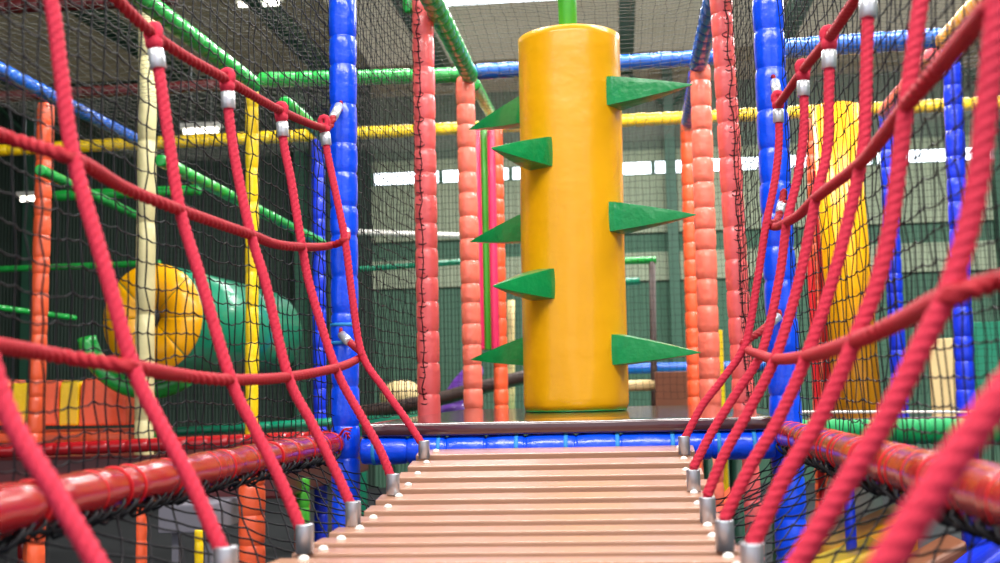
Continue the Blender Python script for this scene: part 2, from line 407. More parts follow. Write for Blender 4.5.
# ---------------------------------------------------------------- the yellow roller
zb = EYE - .106; ztop = EYE + 1.592
t = empty('spiked_roller', (cxr, cyr, zb))
tag(t, 'tall amber yellow vinyl roller with green spikes on the dark platform', 'roller')
LEAN = .009; R0 = .2335
def lathe_roller():
    m = MB(); V = []; Fc = []
    nz, ns = 60, 72
    H = ztop - zb
    for i in range(nz + 1):
        z = .005 + (H - .005) * i / nz
        r = R0
        if i == 0: r = R0 - .010
        for k in range(ns):
            th = 2 * math.pi * k / ns
            w = .0012 * math.sin(3 * th + z * 6) + .0016 * math.sin(2 * th) * math.sin(z * 3.1)
            w += .0035 * math.exp(-z * 9) * math.sin(9 * th + 2)
            rr = r + w
            V.append((cxr + LEAN * z + rr * math.cos(th), cyr + rr * math.sin(th), zb + z))
    for i in range(nz):
        for k in range(ns):
            q = (k + 1) % ns
            Fc.append((i * ns + k, i * ns + q, (i + 1) * ns + q, (i + 1) * ns + k))
    top = len(V)
    for j, rr in ((1, .85), (2, .5), (3, .2)):
        for k in range(ns):
            th = 2 * math.pi * k / ns
            V.append((cxr + LEAN * 1.7 + rr * R0 * math.cos(th), cyr + rr * R0 * math.sin(th), ztop + .006 * j))
    for j in range(3):
        a0 = nz * ns if j == 0 else top + (j - 1) * ns
        b0 = top + j * ns
        for k in range(ns):
            q = (k + 1) % ns
            Fc.append((a0 + k, a0 + q, b0 + q, b0 + k))
    Fc.append(tuple(top + 2 * ns + k for k in range(ns)))
    Fc.append(tuple(range(ns - 1, -1, -1)))
    m.add(V, Fc); return m
body = lathe_roller().build('roller_body', M['amber'], t)
m = MB(); profile(m, (cxr, cyr, zb), (cxr, cyr, zb + .02), [(0, R0 - .03), (.002, R0 - .006), (.006, R0 - .004), (.009, R0 - .03)], 48)
o = m.build('base_ring', M['spike'], t)
m = MB(); profile(m, (cxr + .013, cyr, ztop), (cxr + .013, cyr, ztop + .5), [(0, .043), (.01, .043), (.055, .042), (.062, .038), (.068, .042), (.24, .043), (.26, .043), (.50, .043)], 24)
m.build('hanging_pole', M['lime'], t)
def spike(az, z, L=.372, h=.138, w=.134, droop=.026):
    """four sided padded pyramid with a curved base seated on the roller; az in degrees from the viewer's side, + to the right"""
    a = math.radians(az - 90)
    n = Vector((math.cos(a), math.sin(a), 0)); s = Vector((-math.sin(a), math.cos(a), 0)); u = Vector((0, 0, 1))
    c = Vector((cxr + LEAN * (z + .1), cyr, EYE + z))
    V = []; rings = 9
    per = []
    corners = [(-1, -1), (1, -1), (1, 1), (-1, 1)]
    for e in range(4):
        p, q = corners[e], corners[(e + 1) % 4]
        for k in range(5):
            f = k / 5; per.append((p[0] + (q[0] - p[0]) * f, p[1] + (q[1] - p[1]) * f))
    np_ = len(per)
    for i in range(rings):
        f = i / (rings - 1)
        k = 1 - f * .97
        k = k + .05 * math.sin(math.pi * f) 
        for (x, y) in per:
            # soften the corners a little
            rr = 1 - .05 * (abs(x * y)) ** 2
            sx = x * w / 2 * k * rr; sz = y * h / 2 * k * rr
            base = math.sqrt(max(0, (R0 - .006) ** 2 - sx * sx)) if i == 0 else R0 + L * f
            if i == 1: base = R0 + L * .04
            if i == 2: base = R0 + L * .13
            kk = 1.0
            if i == 1: kk = (1 - .04) / max(k, .01) * 1.0; 
            if i in (1, 2):
                ff = .04 if i == 1 else .13
                k2 = 1 - ff * .97 + .05 * math.sin(math.pi * ff)
                sx = x * w / 2 * k2 * rr; sz = y * h / 2 * k2 * rr
            fr_ = (base - R0) / L if i else 0
            V.append(c + n * base + s * sx + u * (sz - droop * max(0, fr_)))
    Fc = []
    for i in range(rings - 1):
        for k in range(np_):
            q = (k + 1) % np_
            Fc.append((i * np_ + k, i * np_ + q, (i + 1) * np_ + q, (i + 1) * np_ + k))
    Fc.append(tuple((rings - 1) * np_ + k for k in range(np_))); Fc.append(tuple(range(np_ - 1, -1, -1)))
    m = MB(); m.add(V, Fc, False)
    return m
SP = [(62, 1.395, 'upper'), (62, .793, 'middle'), (62, .170, 'lower'), (-122, 1.392, 'u'), (-122, .795, 'm'), (-122, .182, 'l'),
      (-34, 1.100, 'front'), (-34, .480, 'front')]
for az, z, w_ in SP:
    spike(az, z * .934, **({'L': .325} if w_ == 'front' else {})).build('spike', M['spike'], t)

# overhead green beam that carries the pole
beam(W(XL - .08, cyr, 2.12), W(XR + .13, cyr, 2.12), .046, M['green'], 'green overhead beam carrying the roller pole')
foam('padded_post', W(XL - .05, cyr + .1, 1.80), W(XL - .05, cyr + .1, 2.10), .03, M['green'], 'short green stub under the overhead beam, left end', 'padded post')
foam('padded_post', W(XR + .10, cyr + .1, 1.80), W(XR + .10, cyr + .1, 2.10), .03, M['green'], 'short green stub under the overhead beam, right end', 'padded post')

# ---------------------------------------------------------------- platform
t = empty('platform', (-.2, YA, 0)); tag(t, 'dark plum vinyl covered platform under the yellow roller', 'platform')
m = MB()
pr_ = [(3.60, -.150), (3.575, -.148), (3.566, -.142), (3.566, -.114), (3.571, -.108), (3.585, -.106), (5.9, -.106), (5.9, -.150)]
xs = np.linspace(XL + .052, XR - .052, 16)
V = []; Fc = []
for i, x in enumerate(xs):
    wv = .003 * math.sin(x * 9) + .002 * math.sin(x * 23)
    for j, (y, z) in enumerate(pr_):
        V.append(W(x, y - (wv if j < 5 else 0), z + (wv * .4 if 2 < j < 5 else 0)))
n = len(pr_)
for i in range(len(xs) - 1):
    for j in range(n):
        q = (j + 1) % n
        Fc.append((i * n + j, i * n + q, (i + 1) * n + q, (i + 1) * n + j))
Fc.append(tuple(range(n))); Fc.append(tuple((len(xs) - 1) * n + j for j in range(n - 1, -1, -1)))
m.add(V, Fc); m.build('mat_cover', M['deck'], t)
for (x, y) in ((XL + .1, 4.3), (XR - .1, 4.3), (XL + .1, 5.7), (XR - .1, 5.7)):
    m = MB(); tube(m, (x, y, 0), W(x, y, -.149), .025, 10); m.build('support_leg', M['steelgreen'], t)

t = foam('padded_beam', W(XL + .045, 3.60, -.194), W(XR - .045, 3.60, -.194), .045, M['blue'], 'royal blue padded beam across the end of the bridge', 'padded beam', seg=.15, bulge=.05, pinch=.86)
m_x = [-.83, -.70, -.575, -.40, -.235, -.10, .07, .20, .30, .40, .455]
for x in [-.815, -.60, -.345, -.185, -.02, .155, .30, .41]:
    m = MB(); profile(m, W(x - .007, 3.60, -.194), W(x + .007, 3.60, -.194), [(0, .042), (.001, .0475), (.013, .0475), (.014, .042)], 20)
    o = m.build('strap', M['strap'], t); o['label'] = 'light blue webbing strap'
for (yy) in (325, 343):
    c = P(345, yy, YA); m = MB(); profile(m, c - Vector((0, 0, .006)), c + Vector((0, 0, .006)), [(0, .047), (.001, .0505), (.011, .0505), (.012, .047)], 24)
    o = m.build('strap', M['strap'], pl); o['label'] = 'light blue webbing strap'

# ---------------------------------------------------------------- bridge planks
def sagz(y): return -.318 + .073 * (max(y, 1.62) - 2.25) ** 2
ORD = ['first', 'second', 'third', 'fourth', 'fifth', 'sixth', 'seventh', 'eighth', 'ninth', 'tenth', 'eleventh', 'twelfth', 'thirteenth', 'fourteenth', 'fifteenth', 'sixteenth', 'seventeenth']
PX0, PX1 = -.655, .222
PITCHY = .1485
for k in range(16):
    y = 3.51 - PITCHY * k; z = sagz(y) + .006
    sl = math.atan(2 * .073 * (y - 2.25)) if y > 1.62 else 0
    t = empty('bridge_plank', W((PX0 + PX1) / 2, y, z)); 
    tag(t, 'narrow wooden bridge plank, the %s one counted from the blue padded beam' % ORD[k], 'plank', 'wooden planks of the hanging bridge')
    rot = Matrix.Rotation(sl, 3, 'X')
    j0, j1 = random.uniform(-.006, .006), random.uniform(-.006, .006)
    m = MB(); box(m, (PX0 + j0, y - .040, EYE + z - .036), (PX1 + j1, y + .040, EYE + z), .004, rot, W(0, y, z)); m.build('board', M['wood'], t)
    for x in (PX0 + .055, PX1 - .045):
        m = MB()
        c = W(x + random.uniform(-.004, .004), y + .005, z)
        pts = [(0.0, .0112), (.004, .0108), (.0085, .0075), (.0105, .002)]
        profile(m, c - Vector((0, 0, .001)), c + Vector((0, 0, .02)), pts, 14)
        m.build('bolt_cap', M['bolt'], t)
# carrying webbing under the boards
for x, lab in ((PX0 + .11, 'left'), (PX1 - .11, 'right')):
    m = MB(); V = []; Fc = []
    ys = np.linspace(3.57, 1.2, 30)
    for i, y in enumerate(ys):
        z = sagz(y) - .0368
        for dx, dz in ((-.02, 0), (.02, 0), (.02, -.004), (-.02, -.004)): V.append(W(x + dx, y, z + dz))
    for i in range(len(ys) - 1):
        for j in range(4): q = (j + 1) % 4; Fc.append((i * 4 + j, i * 4 + q, (i + 1) * 4 + q, (i + 1) * 4 + j))
    m.add(V, Fc, False)
    tag(m.build('webbing_strap', M['black']), 'black carrying webbing under the %s side of the bridge planks' % lab, 'strap')

# ---------------------------------------------------------------- ropes
RR = .0112
LEFT = [
 (3.42, [(324, 124), (327, 150), (333, 180), (345, 240), (352, 295), (362, 354), (385, 390), (407, 421), (424, 447)]),
 (2.94, [(281, 112), (284, 145), (291, 180), (302, 246), (311, 290), (336, 369), (361, 416), (380, 450), (393, 482)]),
 (2.52, [(227, 80), (229, 115), (236, 165), (251, 235), (266, 285), (288, 376), (311, 422), (335, 470), (353, 510)]),
 (2.13, [(153, 36), (160, 78), (169, 140), (180, 210), (200, 277), (231, 380), (254, 428), (282, 484), (304.5, 538)]),
 (1.64, [(30, -85), (51, 0), (61, 72), (74, 159), (107, 276), (133, 367), (158, 420), (190, 480), (226, 560)]),
 (1.20, [(-190, -220), (-130, -10), (-80, 130), (-15, 345), (11, 420), (51, 486), (96, 562), (125, 612)]),
]
RIGHT = [
 (3.42, [(778, 100), (779, 140), (775, 180), (766, 225), (757, 283), (745, 344), (722, 380), (702, 406), (684, 440)]),
 (2.94, [(803, 70), (804, 125), (798, 175), (787, 222), (779, 280), (762, 351), (735, 395), (712, 432), (693, 468)]),
 (2.52, [(829, 38), (829, 90), (827, 150), (816, 198), (799, 280), (776, 356), (748, 412), (725, 453), (707, 495)]),
 (2.13, [(869, -18), (867, 50), (864, 140), (855, 190), (834, 275), (807, 355), (778, 420), (750, 467), (724, 520)]),
 (1.64, [(938, -110), (921, 0), (905, 115), (893, 210), (878, 280), (855, 340), (820, 418), (785, 476), (752, 545)]),
 (1.20, [(1030, -240), (1000, -20), (988, 95), (975, 197), (951, 285), (922, 345), (886, 418), (845, 485), (800, 560), (775, 600)]),
 (0.80, [(1250, -300), (1190, 0), (1140, 180), (1095, 265), (1045, 340), (986, 415), (940, 480), (890, 557), (850, 625)]),
]
def ferrule(mb, a, d, r, L):
    d = Vector(d).normalized(); a = Vector(a)
    profile(mb, a, a + d * L, [(0, r * .92), (.0012, r), (L - .0012, r), (L, r * .92), (L, r * .75), (L - .006, r * .7)], 22)
AX, AY = {}, {}
PLACE_L = ['the hanging end nearest the left blue post', 'second out from the left blue post', 'third out from the left blue post', 'fourth out from the left blue post', 'fifth out from the left blue post', 'cut by the lower left corner']
PLACE_R = ['nearest the right blue post', 'second out from the right blue post', 'third out from the right blue post', 'fourth out from the right blue post', 'fifth out from the right blue post', 'sixth out from the right blue post', 'thickest and most blurred at the lower right corner']
PLACE_L[0] = 'nearest the left blue post'
KN = {}
for side, data, places in (('L', LEFT, PLACE_L), ('R', RIGHT, PLACE_R)):
    for idx, (y, pp) in enumerate(data):
        pts = [P(a, b, y) for a, b in pp]
        KN[side, idx] = pts
        o = empty('side_rope', pts[-1])
        tag(o, 'crimson side rope rising from the bridge, ' + places[idx], 'rope', 'upright side ropes of the bridge')
        m = MB(); sweep(m, spline(pts, .0026), RR * 1.04, 18, lobes=3, amp=.15, lay=.0155); m.build('rope_body', M['rope'], o)
        d = (pts[-2] - pts[-1]).normalized()
        # bottom steel ferrule stands on the plank
        zf = EYE + sagz(y) + .007
        b0 = Vector((pts[-1].x, y, zf))
        m = MB(); profile(m, b0, b0 + Vector((0, 0, .058)), [(0, .0165), (.001, .0180), (.054, .0180), (.056, .0172), (.056, .0125), (.05, .012)], 24)
        f = m.build('lower_ferrule', M['steel'], o); f['label'] = 'brushed steel ferrule'
        m = MB(); sweep(m, [b0 + Vector((0, 0, .045)), pts[-1].lerp(b0 + Vector((0, 0, .05)), .5), pts[-1] + d * .01], .0098, 12); m.build('rope_tail', M['rope'], o)
        # upper ferrule and the eye round the hand rope
        e = (pts[1] - pts[0]).normalized()
        m = MB(); a = pts[0] + e * .030
        profile(m, a, a + e * .042, [(0, .0150), (.001, .0168), (.041, .0168), (.042, .0150)], 22)
        f = m.build('upper_ferrule', M['clip'], o); f['label'] = 'pale alloy ferrule'
        m = MB(); hw = Vector((0, 1, 0))
        sweep(m, spline([a, pts[0] + Vector((.012, -.002, .004)), pts[0] + Vector((.008, 0, .020)), pts[0] + Vector((-.008, 0, .020)), pts[0] + Vector((-.012, .002, .004)), a], .006), .0098, 10)
        profile(m, a, pts[0], [(0, .0150), (.012, .0185), (.024, .0180)], 14)
        m.build('eye_splice', M['rope'], o)
# horizontal ropes
def hrope(pts, lab, end_clip=None, name='hand_rope'):
    o = empty(name, pts[0]); tag(o, lab, 'rope')
    m = MB(); sweep(m, spline(pts, .0020), RR * 1.0, 18, lobes=3, amp=.30, lay=.023); m.build('rope_body', M['handrope'], o)
    if end_clip is not None:
        a, b, tail = end_clip
        d = (b - a).normalized()
        m = MB(); profile(m, a, b, [(0, .010), (.002, .0150), ((b - a).length - .002, .0150), ((b - a).length, .011)], 18)
        f = m.build('end_ferrule', M['clip'], o); f['label'] = 'pale alloy end ferrule'
        m = MB(); ring(m, tail, (1, .2, 0), .013, .006, 8, 16); m.build('end_loop', M['handrope'], o)
    return o
def mids(side, i, pxy):           # crossing point: the pixel at the rope's own depth
    y = (LEFT if side == 'L' else RIGHT)[i][0]
    return P(pxy[0], pxy[1], y)
pL0 = P(338, 108, YA - .06); 
hrope([mids('L', 5, (-190, -222)), mids('L', 4, (30, -87)).lerp(mids('L', 5, (-190, -222)), .5) - Vector((0, 0, .01)), mids('L', 4, (30, -87)), mids('L', 3, (153, 34)), mids('L', 2, (227, 80)), mids('L', 1, (281, 111)), mids('L', 0, (324, 128)), P(333, 118, 3.50), P(338, 107, YA - .065)],
      'top crimson hand rope of the left side, ending at the blue post', (P(333, 118, 3.50), P(339, 106, 3.59), P(341, 106, 3.605)))
hrope([mids('L', 5, (-95, 98)), mids('L', 4, (0, 135)) , mids('L', 4, (74, 159)), mids('L', 3, (125, 188)).lerp(mids('L', 4, (125, 188)), .45), mids('L', 3, (180, 210)), mids('L', 2, (251, 235)), mids('L', 1, (275, 244)).lerp(mids('L', 2, (275, 244)), .5), mids('L', 1, (302, 247)), mids('L', 0, (328, 246)), mids('L', 0, (345, 240)), P(347, 232, YA - .06)],
      'upper middle crimson cross rope of the left side', (P(344, 238, 3.48), P(346, 231, 3.58), P(345, 229, 3.605)))
hrope([mids('L', 5, (-60, 342)), mids('L', 5, (-15, 344)).lerp(mids('L', 4, (-15, 344)), .4), mids('L', 4, (60, 356)), mids('L', 4, (133, 367)), mids('L', 3, (180, 375)).lerp(mids('L', 4, (180, 375)), .4), mids('L', 3, (231, 380)), mids('L', 2, (288, 377)), mids('L', 1, (336, 368)), mids('L', 0, (356, 360)), mids('L', 0, (362, 354)), P(354, 346, 3.5), P(345, 338, YA - .06)],
      'lower middle crimson cross rope of the left side', (P(349, 342, 3.53), P(342, 335, 3.6), P(341, 333, 3.605)))
hrope([mids('R', 5, (1030, -242)), mids('R', 4, (938, -112)), mids('R', 3, (869, -20)), mids('R', 2, (829, 38)), mids('R', 1, (803, 70)), mids('R', 0, (778, 104)), P(776, 92, 3.52), P(774, 82, YA - .065)],
      'top crimson hand rope of the right side, ending at the blue post', (P(777, 93, 3.5), P(775, 82, 3.585), P(773, 80, 3.605)))
hrope([mids('R', 5, (988, 8)), mids('R', 4, (945, 60)).lerp(mids('R', 5, (945, 60)), .4), mids('R', 4, (906, 106)), mids('R', 3, (880, 140)).lerp(mids('R', 4, (880, 140)), .45), mids('R', 3, (858, 165)), mids('R', 2, (816, 198)), mids('R', 1, (800, 214)).lerp(mids('R', 2, (800, 214)), .4), mids('R', 1, (787, 222)), mids('R', 0, (775, 227)), mids('R', 0, (766, 223)), P(776, 222, 3.5), P(781, 208, 3.56), P(784, 192, YA - .07)],
      'upper middle crimson cross rope of the right side', (P(780, 213, 3.54), P(782, 202, 3.585), P(784, 194, 3.59)))
hrope([mids('R', 6, (1095, 262)), mids('R', 5, (1010, 278)), mids('R', 5, (945, 298)), mids('R', 4, (900, 321)).lerp(mids('R', 5, (900, 321)), .4), mids('R', 4, (855, 341)), mids('R', 3, (807, 356)), mids('R', 2, (776, 359)), mids('R', 1, (758, 354)), mids('R', 0, (748, 350)), mids('R', 0, (744, 343)), P(760, 332, 3.48), P(776, 318, YA - .07)],
      'lower middle crimson cross rope of the right side', (P(768, 325, 3.54), P(778, 317, 3.59), P(779, 315, 3.60)))

# ---------------------------------------------------------------- near red beams either side
def red_beam(x, y0, y1, z, R, lab, seed, gaps):
    rnd = random.Random(seed)
    o = empty('red_padded_beam', W(x, (y0 + y1) / 2, z)); tag(o, lab, 'padded beam')
    prof = []; L = y1 - y0; n = 160
    for i in range(n + 1):
        s = L * i / n
        r = R * (1 + .03 * math.sin(s * 21 + seed) + .02 * math.sin(s * 47 + 1.3 * seed))
        if i == 0 or i == n: r *= .6
        prof.append((s, r))
    wr = []; s = .05
    while s < L - .03:
        wr.append(s); s += rnd.choice(gaps)
    prof = [(s, r * (1 - .10 * max(0, 1 - min(abs(s - w) for w in wr) / .014))) for s, r in prof]
    m = MB(); profile(m, W(x, y1, z), W(x, y0, z), prof, 28); m.build('vinyl_sleeve', M['red'], o)
    for w in wr:
        m = MB(); ring(m, W(x, y1 - w, z), (rnd.uniform(-.15, .15), 1, 0), R * .955, .0030, 6, 28, .003); q = m.build('tie_cord', M['cord'], o); q['label'] = 'bright red tie cord wound round the beam'
    return o
red_beam(-.955, 1.0, 3.60, -.170, .041, 'long dark red padded beam along the left side of the bridge', 3, (.06, .14, .20, .10, .17))
red_beam(.515, .7, 3.58, -.165, .045, 'long dark red padded beam along the right side of the bridge', 5, (.05, .10, .14, .05, .12))
# posts that carry the beams out of view
foam('padded_post', W(-.955, 1.0, -EYE), W(-.955, 1.0, 1.87), .045, M['blue'], 'blue padded post at the camera end of the left net', 'padded post')
foam('padded_post', W(.515, .62, -EYE), W(.515, .62, 1.87), .045, M['blue'], 'blue padded post at the camera end of the right net', 'padded post')

# ---------------------------------------------------------------- nets
def net(name, fn, nu, nv, r, material, lab, jit=.005, knots=True, ks=1.9, seed=1, kink=.0):
    """fn(u, v) in grid cells -> point; cords along both directions, a knot at every node"""
    rnd = random.Random(seed)
    G = [[fn(i, j) + Vector((rnd.uniform(-jit, jit), rnd.uniform(-jit, jit), rnd.uniform(-jit, jit))) for j in range(nv + 1)] for i in range(nu + 1)]
    m = MB()
    V = []; Fc = []
    def seg(a, b):
        d = b - a
        if d.length < 1e-6: return
        d.normalize(); u = d.orthogonal().normalized() * r; w = d.cross(u)
        n = len(V)
        V.extend((a + u, a + w, a - u, a - w, b + u, b + w, b - u, b - w))
        Fc.extend(((n, n + 1, n + 5, n + 4), (n + 1, n + 2, n + 6, n + 5), (n + 2, n + 3, n + 7, n + 6), (n + 3, n, n + 4, n + 7)))
    for i in range(nu + 1):
        for j in range(nv + 1):
            if j < nv: seg(G[i][j], G[i][j + 1])
            if i < nu:
                if kink:
                    mid = G[i][j].lerp(G[i + 1][j], .5) - Vector((0, 0, kink)); seg(G[i][j], mid); seg(mid, G[i + 1][j])
                else: seg(G[i][j], G[i + 1][j])
            if knots:
                c = G[i][j]; k = r * ks; n = len(V)
                V.extend((c + Vector((k, 0, 0)), c - Vector((k, 0, 0)), c + Vector((0, k, 0)), c - Vector((0, k, 0)), c + Vector((0, 0, k)), c - Vector((0, 0, k))))
                Fc.extend([(n + a, n + b, n + c_) for a in (0, 1) for b, c_ in ((2, 4), (4, 3), (3, 5), (5, 2))])
    m.add(V, Fc, True)
    return tag(m.build(name, material), lab, 'net')
C5 = .05
def wav(y, z): return .010 * math.sin(y * 3.3 + z * 1.7) + .006 * math.sin(z * 5 + y)
net('safety_net', lambda i, j: W(-1.01 + wav(i * C5, j * C5) + .045 * (i / 52) ** 4, 1.02 + i * .0505, -.17 + j * .0515 + .006 * math.sin(i * .7)), 52, 40, .0019, M['net'],
    'black safety net on the left, between camera and the blue post', seed=2, kink=.004)
net('safety_net', lambda i, j: W(.575 + wav(i * C5, j * C5) * .8 - .02 * (i / 58) ** 4, .72 + i * .05, -.15 + j * .0515), 57, 40, .0017, M['net'],
    'black safety net on the right, between camera and the blue post', seed=3, kink=.004)
net('safety_net', lambda i, j: W(XL - .03 + wav(i * C5, j * C5) * .8 - .03 * math.sin(i / 27 * math.pi), 3.69 + i * .050, -.10 + j * .050), 27, 39, .0017, M['net'],
    'black safety net between the left blue post and the coral post', seed=4, kink=.004)
net('safety_net', lambda i, j: W(XR + .03 + wav(i * C5, j * C5) * .8 + .02 * math.sin(i / 27 * math.pi), 3.69 + i * .050, -.10 + j * .050), 27, 39, .0017, M['net'],
    'black safety net between the right blue post and the coral post', seed=5, kink=.004)
net('safety_net', lambda i, j: W(-3.9 + i * .052 , 8.42 + .02 * math.sin(i * .3), -.10 + j * .052), 136, 38, .0017, M['net'],
    'black safety net closing the far side of the play frame', seed=6, knots=False)
net('roof_net', lambda i, j: W(-3.9 + i * .058, 2.6 + j * .058, 1.90 - .05 * math.sin(i / 110 * math.pi * 4) ** 2 - .05 * math.sin(j / 98 * math.pi * 4) ** 2), 120, 98, .0014, M['net2'],
    'fine grey roof net stretched over the play frame', seed=7, knots=False, jit=.006)

# diamond hammock net under the bridge
def hammock():
    rnd = random.Random(11)
    xa, xb = -.955, .515
    def S(x, y):
        t = min(1, max(0, (x - xa) / (xb - xa)))
        return W(x, y, -.205 - .30 * math.sin(math.pi * t) ** .9 + .008 * math.sin(y * 7))
    m = MB(); V = []
    a = .030; b = .0625            # half cell along x and y
    nx = int((xb - xa) / a); y0 = .9; ny = int((3.6 - y0) / b)
    G = {}
    for i in range(nx + 1):
        for j in range(ny + 1):
            if (i + j) % 2 == 0:
                G[i, j] = S(xa + i * (xb - xa) / nx, y0 + j * b) + Vector((rnd.uniform(-.004, .004), rnd.uniform(-.006, .006), rnd.uniform(-.005, .005)))
    for (i, j), p in G.items():
        for di, dj in ((1, 1), (1, -1)):
            q = G.get((i + di, j + dj))
            if q is not None:
                mid = p.lerp(q, .5) - Vector((0, 0, .002))
                sweep(m, [p, mid, q], .0021, 4, caps=False)
        ball(m, p, .0036, .0050, .0034, 6, 4)
    return m
o = hammock().build('hammock_net', M['net']); tag(o, 'diamond meshed black net slung under the hanging bridge', 'net')
# border loops lacing the lower net to each red beam
for x, R, s, lab in ((-.955, .040, 1, 'left'), (.515, .044, -1, 'right')):
    z = -.170 if s > 0 else -.165
    rnd = random.Random(20 + s); m = MB(); y = 3.52
    cords = [W(x + s * .012, 3.56, z - R - .006)]
    while y > .95:
        dy = rnd.uniform(.028, .05)
        c = W(x + s * (.020 + rnd.uniform(-.006, .008)), y, z - R + rnd.uniform(-.004, .008))
        pts = [c + Vector((s * math.cos(q) * rnd.uniform(.015, .022), math.sin(q) * rnd.uniform(.014, .026), math.sin(q * 1.0 + .6) * .016)) for q in np.linspace(0, 2 * math.pi, 10)[:-1]]
        sweep(m, pts, .0034, 6, closed=True)
        y -= dy
        cords.append(W(x + s * (.02 + rnd.uniform(-.008, .01)), y, z - R - rnd.uniform(-.002, .014)))
    sweep(m, spline(cords, .012), .0045, 6)
    tag(m.build('lacing_cord', M['net']), 'looped black lacing cord beneath the %s red beam' % lab, 'cord')
# lacing on the coral and blue posts
for (px, py, px2, py2, y, R, s, lab) in ((422.5, 0, 429, 400, YP1, .052, -1, 'left coral pink post'), (721, 0, 744, 400, YP1, .050, 1, 'right coral pink post')):
    m = MB(); A = P(px, py, y); B = P(px2, py2, y); k = 0; n = 34; pts = []
    for i in range(n):
        c = A.lerp(B, i / n * 1.03)
        off = Vector((-.018 * s * -1, -R - .006, 0)) if False else Vector((s * R * .30, -R * 1.02, 0))
        pts.append(c + off + Vector((s * random.uniform(-.010, .010), 0, 0)))
        q = c + Vector((s * R * random.uniform(.2, .45), -R * 1.02, random.uniform(-.012, .012)))
        sweep(m, spline([q, q + Vector((s * -.022, -.0 + .006, -.012)), q + Vector((s * -.008, 0, -.026)), q + Vector((s * .016, .004, -.022))], .008), .0024, 5)
    sweep(m, pts, .0026, 5)
    tag(m.build('lacing_cord', M['net']), 'black lacing cord tying the net to the %s' % lab, 'cord')
# red ties by the blue posts
m = MB()
for k in range(5):
    a = P(338 + 3 * k, 438 - (k % 2) * 3, 3.56); b = P(352 - k, 428 + 3 * k, 3.56)
    sweep(m, spline([a, a.lerp(b, .5) + Vector((0, -.02, .012)), b], .01), .0028, 5)
tag(m.build('tie_cord', M['cord']), 'knotted bright red cord where the left red beam meets the blue post', 'cord')

# ---------------------------------------------------------------- left bay: drum, blocks
a = P(152, 318, 6.75); b = P(262, 336, 8.24); d = (b - a).normalized()
t = empty('padded_drum', (a.x, a.y, a.z - .35)); tag(t, 'big drum with amber end disc and teal green barrel behind the cream post', 'drum')
L = (b - a).length; Rd = .352
m = MB(); profile(m, a, b, [(0.0, Rd * .9), (.01, Rd), (L * .5, Rd * 1.01), (L - .04, Rd), (L, Rd * .9), (L + .02, .02)], 48); m.build('barrel', M['teal'], t)
def disc_part(name, r0, r1, th0, th1, off, thick, material):
    m = MB(); u = Vector((0, 0, 1)); u = (u - d * u.dot(d)).normalized(); v = d.cross(u)
    V = []; n = 14; rs = [r0, (r0 + r1) / 2, r1]
    for k in range(n + 1):
        th = th0 + (th1 - th0) * k / n
        for q, r in enumerate(rs):
            bul = thick * (1.0 if q == 1 else .55) * (1 if 0 < k < n else .6)
            V.append(a - d * (off + bul) + (u * math.cos(th) + v * math.sin(th)) * r)
    for k in range(n + 1):
        th = th0 + (th1 - th0) * k / n
        V.append(a - d * (off - .02) + (u * math.cos(th) + v * math.sin(th)) * r1)
        V.append(a - d * (off - .02) + (u * math.cos(th) + v * math.sin(th)) * r0)
    Fc = []
    for k in range(n):
        for q in range(2):
            Fc.append((k * 3 + q, k * 3 + q + 1, (k + 1) * 3 + q + 1, (k + 1) * 3 + q))
        o_ = 3 * (n + 1)
        Fc.append((k * 3 + 2, o_ + k * 2, o_ + (k + 1) * 2, (k + 1) * 3 + 2))
        Fc.append((k * 3, (k + 1) * 3, o_ + (k + 1) * 2 + 1, o_ + k * 2 + 1))
    m.add(V, Fc); return m.build(name, material, t)
for k in range(8):
    disc_part('disc_panel', .06, Rd, k * math.pi / 4 + .012, (k + 1) * math.pi / 4 - .012, .0, .014, M['amber'])
m = MB(); profile(m, a + d * .02, a - d * .05, [(0, .065), (.05, .062), (.06, .03), (.065, .03)], 20); m.build('hub', M['black'], t)
pBz = P(132, 441, 7.4).z
# green ring cradle under the drum
m = MB(); u = Vector((0, 0, 1)); v = Vector((1, 0, 0)); c = P(150, 322, 7.1)
pts = [c + (v * math.cos(q) + u * math.sin(q)) * .455 for q in np.linspace(math.radians(192), math.radians(304), 24)]
sweep(m, pts, .065, 14)
_c = tag(m.build('padded_cradle', M['green']), 'bright green curved cradle around the foot of the drum', 'cradle')
m = MB(); tube(m, (c.x, c.y, pBz - .045), (c.x, c.y, c.z - .455), .06, 14); m.build('foot', M['green'], _c)
def block(x0, x1, ytop, ybot, y, depth, material, lab, lean=.10, grp='soft wedge blocks behind the left net'):
    A = P(x0, ybot, y); B = P(x1, ybot, y); T = P(x0, ytop, y)
    z0 = A.z; z1 = T.z; import bmesh
    V = []
    for zz, inset in ((z0, 0), (z0 + (z1 - z0) * .85, lean * .6), (z1, lean)):
        for x, yy in ((A.x, y), (B.x, y), (B.x, y + depth), (A.x, y + depth)):
            cx_, cy_ = (A.x + B.x) / 2, y + depth / 2
            k = 1 - (inset if zz < z1 else inset + .06)
            V.append(Vector((cx_ + (x - cx_) * k, cy_ + (yy - cy_) * (1 - inset), zz)))
    Fc = [(3, 2, 1, 0), (8, 9, 10, 11)]
    for r in range(2):
        for q in range(4):
            w = (q + 1) % 4; Fc.append((r * 4 + q, r * 4 + w, (r + 1) * 4 + w, (r + 1) * 4 + q))
    m = MB(); m.add(V, Fc, False)
    o = m.build('soft_block', material)
    bv = o.modifiers.new('soft', 'BEVEL'); bv.width = .012; bv.segments = 3
    return tag(o, lab, 'soft block', grp)
block(-40, 8, 381, 426, 7.6, .3, M['orange'], 'orange soft block cut by the left edge of the picture')
